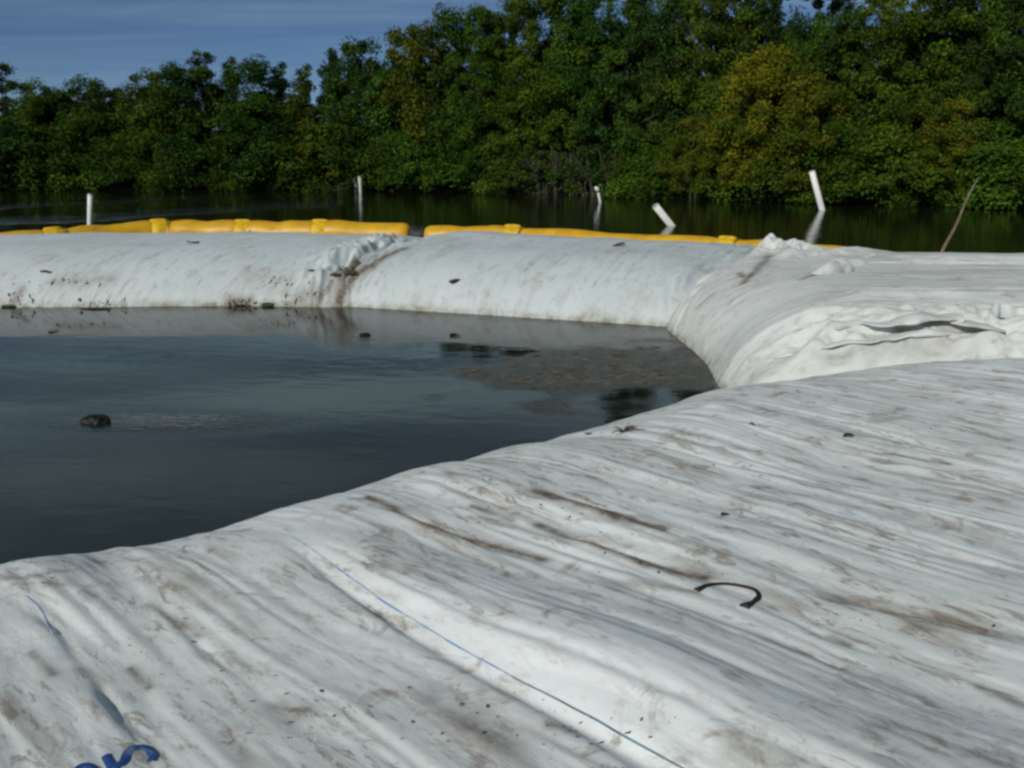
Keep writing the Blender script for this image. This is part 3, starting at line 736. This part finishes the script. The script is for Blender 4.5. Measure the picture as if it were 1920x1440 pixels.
def rag_top(root, ax, Lh, r):
    V, F = tube_np(np.array([ax * (Lh - 0.16), ax * (Lh - 0.08), ax * (Lh + 0.02)]) + np.array([[0.0, 0, 0], [-0.02, 0, 0], [-0.05, 0, 0]]), [r * 1.1, r * 1.5, r * 1.2], 9)
    link('torn_cap', mesh_np('torn_cap', V, F), M_pvc, root)
rp(1125, 378, 1120, 352, 4.5, 'stubby white pipe with torn cap before the grey twigs', M_pvc, extra=rag_top)

M_twig = plain('dry_wood', (0.16, 0.13, 0.09), 0.9, 0.35, 9, 0.4)
s0 = at(1768, 468); s1 = pix_top(1834, 334, s0[1] + 0.6)
root = empty('leaning_stick', s0); setp(root, 'thin bare grey stick leaning right out of the river', 'stick')
P = resample(np.array([np.array([-0.15, -0.1, -0.35]), np.zeros(3), (s1 - s0) * 0.35 + np.array([0.02, 0, 0]), (s1 - s0) * 0.7 - np.array([0.02, 0, 0]), s1 - s0]), 24)
V, F = tube_np(P, np.linspace(0.034, 0.016, 24) * (1 + 0.1 * noise(np.linspace(0, 9, 24), np.zeros(24), 150)), 8)
link('stem', mesh_np('stem', V, F), M_twig, root)
V, F = tube_np(resample(np.array([P[16], P[16] + (0.06, 0, 0.10), P[16] + (0.10, 0.02, 0.22)]), 8), np.linspace(0.010, 0.004, 8), 6)
link('side_twig', mesh_np('side_twig', V, F), M_twig, root)

# ------------------------------------------------------------------ trees along the far bank
def leaf_mat():
    m, nt, b = new_mat('foliage')
    oi = nd(nt, 'ShaderNodeObjectInfo')
    a = nd(nt, 'ShaderNodeAttribute', attribute_name='tint').outputs['Fac']
    cl = nd(nt, 'ShaderNodeAttribute', attribute_name='clump').outputs['Fac']
    bc = mixc(nt, ramp(nt, cl, 0.45, 0.8, 0.0, 0.75), oi.outputs['Color'], (0.050, 0.095, 0.010))
    hi = mixc(nt, 1.0, bc, (1.95, 2.0, 1.5), 'MULTIPLY')
    col = mixc(nt, a, bc, hi)
    dk = mixc(nt, ramp(nt, a, 0.0, 0.5), (0.75, 0.8, 0.75), (1.1, 1.1, 1.0))
    col = mixc(nt, 1.0, col, dk, 'MULTIPLY')
    nt.links.new(col, b.inputs['Base Color'])
    b.inputs['Roughness'].default_value = 0.6; b.inputs['Specular IOR Level'].default_value = 0.10
    tr = nd(nt, 'ShaderNodeBsdfTranslucent'); nt.links.new(col, tr.inputs['Color'])
    mx = nd(nt, 'ShaderNodeMixShader'); mx.inputs[0].default_value = 0.15
    out = nt.nodes['Material Output']
    nt.links.new(b.outputs[0], mx.inputs[1]); nt.links.new(tr.outputs[0], mx.inputs[2]); nt.links.new(mx.outputs[0], out.inputs['Surface'])
    return m
M_leaf = leaf_mat()
M_bark = plain('bark', (0.05, 0.043, 0.033), 0.9, 0.4, 6, 0.5)

def leaves(rs, cen, rad, per, size):
    """leaf-shaped faces scattered through ellipsoid clumps"""
    n = len(cen)
    k = np.repeat(np.arange(n), per)
    d = rs.normal(size=(len(k), 3)); d /= np.linalg.norm(d, axis=1, keepdims=True)
    r = rs.rand(len(k))**0.45
    P = cen[k] + d * (r[:, None] * rad[k])
    nrm = d * 0.55 + rs.normal(size=d.shape) * 0.55 + np.array([0, -0.1, 0.5]); nrm /= np.linalg.norm(nrm, axis=1, keepdims=True)
    t = np.cross(nrm, rs.normal(size=d.shape)); t /= np.linalg.norm(t, axis=1, keepdims=True)
    b = np.cross(nrm, t)
    L = size * (0.6 + 0.8 * rs.rand(len(k)))[:, None]
    V = np.stack([P - t * L * 0.5, P + b * L * 0.24 - t * L * 0.02 + nrm * L * 0.06, P + t * L * 0.5, P - b * L * 0.24 - t * L * 0.02 + nrm * L * 0.06], 1).reshape(-1, 3)
    F = np.arange(len(V)).reshape(-1, 4)
    clump = rs.rand(n)
    tint = np.clip(0.55 * clump[k]**1.6 + 0.35 * rs.rand(len(k))**2 - 0.05, 0, 1)
    return V, F, np.repeat(tint, 4), np.repeat(rs.rand(n)[k], 4)

def make_tree(seed, h, spread, nclump, per, size=0.14, low=0.10, small=1.0):
    rs = np.random.RandomState(seed)
    parts = []; cen = []; rad = []
    nst = rs.randint(1, 4)
    for s in range(nst):
        a = rs.rand() * 6.28; lean = 0.10 * h * (0.3 + rs.rand()) * (nst > 1) * min(1.0, spread / (0.28 * h))**2
        top = np.array([math.cos(a) * lean * 1.6, math.sin(a) * lean * 1.6, h * (0.72 + 0.22 * rs.rand())])
        b0 = np.array([math.cos(a) * 0.12 * (nst > 1), math.sin(a) * 0.12 * (nst > 1), -0.3])
        mid = (b0 + top) / 2 + rs.normal(size=3) * 0.05 * h * np.array([1, 1, 0.2])
        P = resample(np.array([b0, b0 * 0.6 + mid * 0.4 + rs.normal(size=3) * 0.06, mid, top]), 14)
        r0 = 0.018 * h * (1.1 - 0.2 * nst)
        parts.append(tube_np(P, np.linspace(r0, r0 * 0.2, 14), 7))
        for l in range(int(5 + h)):
            f = 0.16 + 0.8 * rs.rand(); i = min(13, int(f * 13)); p = P[i]
            aa = rs.rand() * 6.28
            prof = math.sin(math.pi * min(1, 0.18 + 0.82 * f))**0.6
            ln = spread * (0.45 + 0.6 * rs.rand()) * prof
            e = p + np.array([math.cos(aa) * ln, math.sin(aa) * ln, ln * (0.15 + 0.55 * rs.rand())])
            Q = resample(np.array([p, (p + e) / 2 + np.array([0, 0, -0.08 * ln]) + rs.normal(size=3) * 0.06, e]), 7)
            parts.append(tube_np(Q, np.linspace(r0 * 0.42, r0 * 0.08, 7), 5))
            for q in (0.55, 0.8, 1.0):
                cen.append(p + (e - p) * q + rs.normal(size=3) * 0.12); rad.append(0.3 + 0.26 * rs.rand())
        for f in np.linspace(0.45, 1.0, int(h * 3.2)):
            cen.append(np.array([np.interp(f * 13, np.arange(14), P[:, i_]) for i_ in range(3)]) + rs.normal(size=3) * (0.07 + 0.28 * (1 - f))); rad.append(0.50 - 0.27 * f + 0.12 * rs.rand())
    while len(cen) < nclump:
        f = low + (1 - low) * rs.rand()**0.85
        prof = spread * (0.35 + 0.75 * math.sin(math.pi * min(1, 0.10 + 0.88 * f))**0.7)
        aa = rs.rand() * 6.28; rr = prof * rs.rand()**0.5
        z = f * h * (1 - 0.25 * (rr / (spread * 1.1))**2)
        cen.append(np.array([math.cos(aa) * rr, math.sin(aa) * rr, z])); rad.append((0.24 + 0.34 * rs.rand()) * (0.75 + 0.03 * h))
    cen = np.array(cen); rad = np.array(rad)[:, None] * np.array([1.0, 1.0, 0.72])
    rad *= small
    V, F, tint, clump = leaves(rs, cen, rad, per, size)
    crown = mesh_np('crown', V, F, False, {'tint': tint, 'clump': clump}); crown.materials.append(M_leaf)
    V, F = join_np(parts)
    trunk = mesh_np('trunk', V, F); trunk.materials.append(M_bark)
    return trunk, crown

LOWV = [make_tree(200 + i, 4.4, 1.35, 125, 210, 0.105) for i in range(4)] + [make_tree(213, 5.0, 0.66, 100, 90, 0.10, small=0.6), make_tree(211, 5.0, 0.62, 100, 150, 0.10, small=0.75)] + [make_tree(206, 4.4, 1.6, 140, 200, 0.105, 0.42)]
TALLV = [make_tree(220 + i, 8.0, 2.1, 250, 210, 0.12, 0.05) for i in range(5)]
BUSHV = [make_tree(240 + i, 1.9, 1.05, 50, 190, 0.10, 0.05) for i in range(4)]

def plant_tree(var, x, y, h, base_h, rz, color, label, group, name='bank_tree', cat='tree', wide=1.0):
    trunk, crown = var
    root = empty(name, (x, y, 0.05), rz)
    k = h / base_h
    root.scale = (k * wide, k * wide, k)
    setp(root, label, cat, group)
    t = link('trunk', trunk, None, root); c = link('crown', crown, None, root)
    c.color = (*color, 1)
    return root
rnd = random.Random(7)
GREEN = [(0.034, 0.082, 0.013), (0.043, 0.095, 0.011), (0.055, 0.104, 0.010), (0.029, 0.075, 0.015), (0.068, 0.106, 0.009)]
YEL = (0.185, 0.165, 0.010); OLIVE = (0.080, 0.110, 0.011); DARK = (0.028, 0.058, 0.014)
GT = 'trees along the far bank'
def col(c=None, k=1.0):
    c = c or rnd.choice(GREEN)
    return tuple(max(0, v * rnd.uniform(0.85, 1.15)) * k for v in c)
# photograph column, row of its top, setback from the water's edge, variant, colour, label
FRONT = [
 (-60, 130, 0.9, 0, None, None), (30, 116, 1.2, 4, DARK, 'spiky-topped dark tree at the left edge of the photo'), (75, 150, 0.8, 1, None, 'dark low tree next to the spiky-topped one at far left'),
 (135, 168, 1.4, 2, DARK, 'lowest dark tree in the dip of the left skyline'), (185, 150, 0.9, 3, None, 'round dark tree above the upright thin pipe'), (250, 136, 1.0, 0, None, 'tree with a step in its crown right of the skyline dip'),
 (310, 130, 1.3, 1, OLIVE, 'flat-topped olive tree above the leftmost boom collars'), (368, 122, 0.8, 2, None, 'dense tree just left of the twiggy bare-topped tree'),
 (395, 92, 1.6, 4, DARK, 'twiggy tree with bare feathery twigs against the sky'), (448, 92, 1.3, 5, None, 'narrow pointed tree right of the bare feathery twigs'), (490, 116, 0.8, 3, None, 'tree with lower rounded crown right of the narrow pointed tree'),
 (535, 102, 1.4, 5, DARK, 'left one of two slim dark trees before the skyline notch'), (580, 106, 1.1, 5, OLIVE, 'right one of two slim dark trees before the skyline notch'),
 (627, 74, 1.7, 5, DARK, 'slim dark pointed tree just right of the skyline notch'), (680, 72, 1.0, 1, None, 'bushy green tree behind the close pair of pipes'),
 (735, 66, 1.6, 0, None, 'green tree where the skyline starts climbing to the right'), (790, 46, 1.0, 2, OLIVE, 'olive tree above the gap between the two booms'), (850, 22, 1.5, 3, None, 'tall leafy tree with yellowish top left of centre'),
 (905, 24, 0.9, 10, None, None), (960, 6, 1.6, 11, None, None), (1025, -70, 1.0, 12, None, None), (1100, -25, 1.5, 13, None, None),
 (1180, -120, 0.9, 14, None, None), (1262, 4, 1.6, 10, None, None), (1330, -90, 1.0, 11, (0.07, 0.085, 0.013), None),
 (1425, 55, -0.7, 6, YEL, 'yellow-leaved tree over the water above the tall leaning pipe'), (1300, 205, -0.5, 6, (0.135, 0.135, 0.012), 'small yellow-green tree left of the yellow-leaved tree'), (1500, 110, -0.3, 6, (0.14, 0.12, 0.012), 'second golden tree right of and behind the yellow-leaved tree'),
 (1420, -40, 2.2, 13, DARK, None), (1510, -60, 1.4, 14, None, None), (1600, -5, 1.8, 12, DARK, None),
 (1680, -90, 1.0, 10, None, None), (1760, 165, -0.3, 6, (0.12, 0.125, 0.012), 'yellowish low tree above the thin leaning stick'), (1770, -110, 1.6, 11, DARK, None), (1850, -90, 1.0, 13, DARK, None), (1930, -110, 1.5, 14, None, None), (2010, -90, 1.0, 12, None, None),
]
TALL_LAB = {905: 'tall green tree left of centre above the left end of the right boom', 960: 'tall tree at the photo centre line with sky showing beside its top', 1025: 'tall dense tree standing above the bare grey stems',
 1100: 'tall tree directly above the stubby pipe with torn cap', 1180: 'tall tree between the stubby pipe and the short leaning pipe', 1262: 'tree with ragged top above the short hard-leaning pipe', 1330: 'tall olive-green tree just left of the yellow-leaved tree',
 1420: 'dark tree rising straight behind the yellow-leaved tree', 1510: 'tall green tree behind the top of the tall leaning pipe', 1600: 'dark tree with open top right of the tall leaning pipe', 1680: 'tall green tree between the tall leaning pipe and the leaning stick',
 1770: 'tall dark tree behind the yellowish low tree at right', 1850: 'tall dark tree above the tip of the leaning stick', 1930: 'tall tree cut by the right photo edge', 2010: 'tall tree reaching in from beyond the right photo edge'}
ORD = 'first second third fourth fifth sixth seventh eighth ninth tenth eleventh twelfth thirteenth fourteenth fifteenth sixteenth seventeenth eighteenth nineteenth twentieth'.split()
ORD += ['twenty-' + o for o in ORD[:9]] + ['thirtieth'] + ['thirty-' + o for o in ORD[:9]] + ['fortieth'] + ['forty-' + o for o in ORD[:9]]
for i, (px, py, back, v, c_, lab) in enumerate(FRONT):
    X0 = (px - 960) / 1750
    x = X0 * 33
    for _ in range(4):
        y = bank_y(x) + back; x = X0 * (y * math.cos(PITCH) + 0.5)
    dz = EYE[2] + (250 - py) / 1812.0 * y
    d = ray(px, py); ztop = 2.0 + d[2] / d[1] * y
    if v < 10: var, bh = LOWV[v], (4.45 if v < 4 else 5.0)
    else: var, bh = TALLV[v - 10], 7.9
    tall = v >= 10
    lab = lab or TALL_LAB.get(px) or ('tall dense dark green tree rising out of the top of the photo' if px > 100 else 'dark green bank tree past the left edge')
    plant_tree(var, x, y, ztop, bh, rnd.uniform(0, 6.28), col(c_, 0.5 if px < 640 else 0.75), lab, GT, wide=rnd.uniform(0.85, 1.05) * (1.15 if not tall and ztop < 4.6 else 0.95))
# second row that closes the gaps low down
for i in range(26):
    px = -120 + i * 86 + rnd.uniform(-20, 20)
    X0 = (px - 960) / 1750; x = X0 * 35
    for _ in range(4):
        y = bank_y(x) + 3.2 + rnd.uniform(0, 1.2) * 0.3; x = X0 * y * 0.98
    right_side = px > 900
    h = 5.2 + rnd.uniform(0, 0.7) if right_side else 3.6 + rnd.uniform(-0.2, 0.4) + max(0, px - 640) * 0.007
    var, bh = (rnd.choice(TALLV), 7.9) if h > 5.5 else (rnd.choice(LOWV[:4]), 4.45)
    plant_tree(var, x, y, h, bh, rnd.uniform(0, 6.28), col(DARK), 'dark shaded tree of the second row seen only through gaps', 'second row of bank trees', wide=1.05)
# shrubs hanging over the water's edge
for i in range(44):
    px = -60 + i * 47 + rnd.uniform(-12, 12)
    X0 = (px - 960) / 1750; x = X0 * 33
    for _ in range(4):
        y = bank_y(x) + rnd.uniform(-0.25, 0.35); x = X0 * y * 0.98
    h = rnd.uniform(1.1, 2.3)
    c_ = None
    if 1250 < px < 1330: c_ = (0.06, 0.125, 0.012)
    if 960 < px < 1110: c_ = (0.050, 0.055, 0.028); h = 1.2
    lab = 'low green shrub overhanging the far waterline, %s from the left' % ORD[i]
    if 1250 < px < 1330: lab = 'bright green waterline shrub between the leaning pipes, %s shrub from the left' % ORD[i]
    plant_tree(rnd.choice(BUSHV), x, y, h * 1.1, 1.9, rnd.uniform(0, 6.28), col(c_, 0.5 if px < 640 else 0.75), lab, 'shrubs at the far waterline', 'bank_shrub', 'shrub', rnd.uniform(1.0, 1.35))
# bare grey twigs and roots by the stubby pipe
rs = np.random.RandomState(99)
M_root = plain('grey_root', (0.085, 0.075, 0.055), 0.9, 0.3, 5)
for i in range(9):
    px = 1000 + i * 17 + rs.uniform(-6, 6); p0 = at(px, 358); p0[1] = bank_y(p0[0]) - 0.35
    parts = []
    for k in range(5):
        a = rs.normal(size=2) * 0.28
        parts.append(tube_np(resample(np.array([(rs.normal() * 0.08, 0, -0.4), (a[0] * 0.5, a[1] * 0.3, 0.5), (a[0] * 1.3, a[1], 1.1 + 0.5 * rs.rand())]), 8), np.linspace(0.028, 0.008, 8), 5))
    V, F = join_np(parts)
    o = link('bare_twigs', mesh_np('bare_twigs', V, F), M_root); o.location = (p0[0], p0[1], 0)
    setp(o, '%s from the left of the bare grey stem clumps by the stubby pipe' % ORD[i], 'twigs', 'bare stems at the bank')

# ------------------------------------------------------------------ small debris
M_debris = plain('wet_debris', (0.008, 0.007, 0.006), 0.5, 0.4, 20, 0.6)
M_weed = plain('water_weed', (0.040, 0.048, 0.020), 0.8, 0.4, 20)
M_leafdry = plain('dead_leaf', (0.05, 0.035, 0.02), 0.8, 0.4, 30)
def lump(name, loc, size, seed, label, cat, mat=None):
    nu, nv = 30, 18
    U, W = np.meshgrid(np.linspace(0, 2 * np.pi, nu, endpoint=False), np.linspace(0.03, np.pi - 0.03, nv))
    f = 1 + 0.6 * fbm(np.cos(U) * 1.5 + seed, np.sin(U) * 1.5 + W * 1.3, seed, 4)
    P = np.stack([size[0] * f * np.sin(W) * np.cos(U), size[1] * f * np.sin(W) * np.sin(U), size[2] * f * np.cos(W)], -1).reshape(-1, 3)
    o = link(name, mesh_np(name, P, grid_faces(nv, nu, True)), mat or M_debris); o.location = loc
    return setp(o, label, cat)
lump('floating_snag', (LUMP[0], LUMP[1], 0.0), (0.095, 0.075, 0.042), 164, 'dark wet lump of debris floating alone in the pond at left', 'debris')
q = at(685, 628); lump('floating_snag', (q[0], q[1], 0.0), (0.055, 0.07, 0.018), 161, 'small dark scrap floating near the rumpled seam', 'debris')

def leaf_bit(surf, px, py, size, seed, label, rz=None, group=None):
    rs = np.random.RandomState(seed)
    p = on(surf, px, py)
    n = 9
    t = np.linspace(0, 1, n); w = np.sin(t * np.pi)**0.7 * 0.28 + 0.01
    V = np.stack([np.stack([t - 0.5, w * k + 0.05 * np.sin(t * 5), 0.12 * np.sin(t * 3 + seed) * abs(k) + 0.06 + 0.05 * t], -1) for k in (-1, 0, 1)], 1).reshape(-1, 3) * size
    o = link('dead_leaf', mesh_np('dead_leaf', V, grid_faces(n, 3)), M_leafdry)
    size *= 0.8; o.scale = (0.8, 0.8, 0.8); o.location = p + np.array([0, 0, 0.004]); o.rotation_euler = (0, 0, rs.uniform(0, 6.28) if rz is None else rz)
    md = o.modifiers.new('thickness', 'SOLIDIFY'); md.thickness = 0.004
    return setp(o, label, 'leaf', group or 'dead leaves lying on the tubes')
leaf_bit(farlS, 86, 512, 0.17, 1, 'dead leaf on the far tube nearest the left photo edge', 0.1)
leaf_bit(farlS, 362, 456, 0.20, 2, 'dark leaf at the far tube crest below the boom', 0.5)
leaf_bit(farlS, 584, 508, 0.16, 3, 'dark leaf left of the rumpled seam', 0.2)
leaf_bit(farrS, 853, 527, 0.24, 4, 'long dark leaf right of the rumpled seam', 0.9)
leaf_bit(farrS, 1160, 461, 0.20, 5, 'dark leaf at the crest of the smooth far tube', 0.3)
leaf_bit(nearS, 1590, 820, 0.07, 6, 'small dark leaf on upper right of the foreground tube', 0.2)
leaf_bit(nearS, 1358, 968, 0.045, 7, 'small dark crumb above the black strap loop')
leaf_bit(nearS, 1410, 797, 0.04, 8, 'tiny dark crumb between the sprig and right folds')
leaf_bit(nearS, 1103, 815, 0.05, 9, 'small dark leaf just left of the dry sprig')

def tuft(p, h, n, spread, seed, label, mat=M_weed, cat='weed', name='weed_tuft', group='weeds along the far tubes', rad=0.006):
    rs = np.random.RandomState(seed); parts = []
    for k in range(n):
        a = rs.rand() * 6.28; d = np.array([math.cos(a), math.sin(a), 0]) * spread * rs.rand()
        hh = h * (0.5 + 0.6 * rs.rand())
        parts.append(tube_np(resample(np.array([d * 0.2 + (0, 0, -0.02), d * 0.6 + (0, 0, hh * 0.6), d * 1.4 + (0, 0, hh * (0.75 + 0.4 * rs.rand()))]), 7), np.linspace(rad, rad * 0.3, 7), 5))
    V, F = join_np(parts)
    o = link(name, mesh_np(name, V, F), mat); o.location = p
    return setp(o, label, cat, group)
for k, (px, py, h, n, lab) in enumerate([(195, 572, 0.22, 9, 'green weed clump at the waterline of the left far tube'), (505, 572, 0.22, 12, 'upright green weed clump at the waterline left of the rumpled seam'),
                                         (550, 570, 0.16, 10, 'short weed clump between upright weeds and rumpled seam'), (638, 572, 0.16, 12, 'dark weed clump at the foot of the rumpled seam'), (22, 574, 0.12, 8, 'low weed at waterline by the left photo edge')]):
    q_ = at(px, py)
    lump('weed_clump', (q_[0], q_[1] - 0.06, 0.01), (0.05 + 0.004 * n, 0.035, 0.12 * h), 190 + 3 * k, lab, 'weed', M_weed)
tuft(on(farlS, 735, 478), 0.05, 26, 0.20, 180, 'grass caught in the top of the rumpled seam')
lump('dark_gap_grass', on(farlS, 660, 512), (0.13, 0.10, 0.035), 196, 'dark dead grass standing in for the shaded gap in the middle of the rumpled seam', 'grass', M_weed)  # dark lump colours in the shade of a seam gap, shaped as grass
lump('dark_gap_grass', on(farlS, 628, 516), (0.10, 0.05, 0.025), 197, 'brown dead grass left of the middle of the rumpled seam', 'grass', M_leafdry)
_q = at(452, 573); lump('leaf_litter', (_q[0], _q[1], 0.01), (0.13, 0.04, 0.016), 183, 'brown leaf litter drifted against the far tube', 'litter', M_leafdry)
_q = at(180, 580); lump('leaf_litter', (_q[0], _q[1], 0.0), (0.17, 0.05, 0.014), 184, 'dark floating litter beneath the waterline weed at left', 'litter')
p = on(nearS, 1168, 812)
rs = np.random.RandomState(5); parts = []
for k in range(9):
    a = 0.35 + rs.normal() * 0.35 + (3.14 if k % 3 == 0 else 0); L_ = 0.04 + 0.08 * rs.rand()
    e = np.array([math.cos(a) * L_, math.sin(a) * L_, 0.012 + 0.03 * rs.rand()])
    parts.append(tube_np(resample(np.array([(0, 0, 0.004), e * 0.5 + (0, 0, 0.012), e]), 6), np.linspace(0.0045, 0.002, 6), 5))
V, F = join_np(parts)
o = link('dry_sprig', mesh_np('dry_sprig', V, F), M_leafdry); o.location = p
setp(o, 'small dark dry sprig near the pond edge of the foreground tube', 'sprig')

# flecks of leaf and bark in the floating scum: uncountable
rs = np.random.RandomState(44)
X = rs.uniform(-0.6, 1.8, 9000); Y = rs.uniform(6.6, 9.4, 9000)
k = (scum(X, Y) * (0.4 + fbm(X * 3, Y * 3, 8)) > 0.45 + 0.5 * rs.rand(9000)); X, Y = X[k], Y[k]
n = len(X); a = rs.rand(n) * 6.28; sz = 0.008 + 0.022 * rs.rand(n)**3
ring = np.linspace(0, 2 * np.pi, 6, endpoint=False)
V = np.stack([X[:, None] + sz[:, None] * np.cos(ring + a[:, None]) * 1.3, Y[:, None] + sz[:, None] * np.sin(ring + a[:, None]) * (0.5 + 0.5 * rs.rand(n, 6)), 0.002 + 0.003 * rs.rand(n, 6)], -1).reshape(-1, 3)
o = link('floating_scum', mesh_np('floating_scum', V, np.arange(len(V)).reshape(-1, 6), False), plain('scum_flecks', (0.12, 0.10, 0.07), 0.9, 0.6, 5))
setp(o, 'tan scum of bark and leaf flecks floating in the pond corner', 'scum', kind='stuff')

# crumbs of leaf and bark on the cloth, too small to count
def flecks(name, surf, pts_px, n, spread, size, mat, label, seed, zmax=None):
    rs = np.random.RandomState(seed); Vs = []
    for (px, py, wx, wy) in pts_px:
        for _ in range(n):
            p_ = on(surf, px + rs.normal() * wx, py + rs.normal() * wy)
            r_ = size * (0.4 + rs.rand()**3 * 1.6); a_ = rs.rand() * 6.28
            ang = np.linspace(0, 2 * np.pi, 5, endpoint=False) + rs.rand()
            x_, y_ = np.cos(ang) * r_ * 1.8, np.sin(ang) * r_ * (0.4 + 0.6 * rs.rand(5))
            q_ = np.stack([p_[0] + x_ * math.cos(a_) - y_ * math.sin(a_), p_[1] + x_ * math.sin(a_) + y_ * math.cos(a_)], -1)
            Vs.append(np.c_[q_, surf.z(q_[:, 0], q_[:, 1]) + 0.003 + 0.004 * rs.rand(5)])
    V = np.concatenate(Vs)
    o = link(name, mesh_np(name, V, np.arange(len(V)).reshape(-1, 5), False), mat)
    return setp(o, label, 'litter', kind='stuff')
flecks('leaf_crumbs', nearS, [(1470, 745, 40, 14), (1165, 805, 30, 10), (1420, 905, 90, 30), (1700, 1170, 110, 20), (1000, 960, 130, 30), (850, 1350, 80, 40), (300, 1230, 140, 60), (80, 1090, 60, 12), (540, 1330, 80, 40), (1680, 800, 80, 30), (1250, 1060, 90, 20), (1080, 1370, 60, 25)], 26, 0, 0.0028, M_leafdry, 'scattered crumbs of leaf and soil on the foreground tube', 501)
flecks('waterline_litter', farlS, [(455, 568, 22, 4), (545, 560, 25, 9), (625, 545, 22, 16), (655, 510, 16, 8), (700, 490, 18, 8), (190, 568, 22, 4), (40, 562, 18, 8), (140, 528, 40, 5), (510, 530, 25, 8)], 22, 0, 0.0085, M_leafdry, 'dark leaf litter along the waterline and in the rumpled seam', 502)
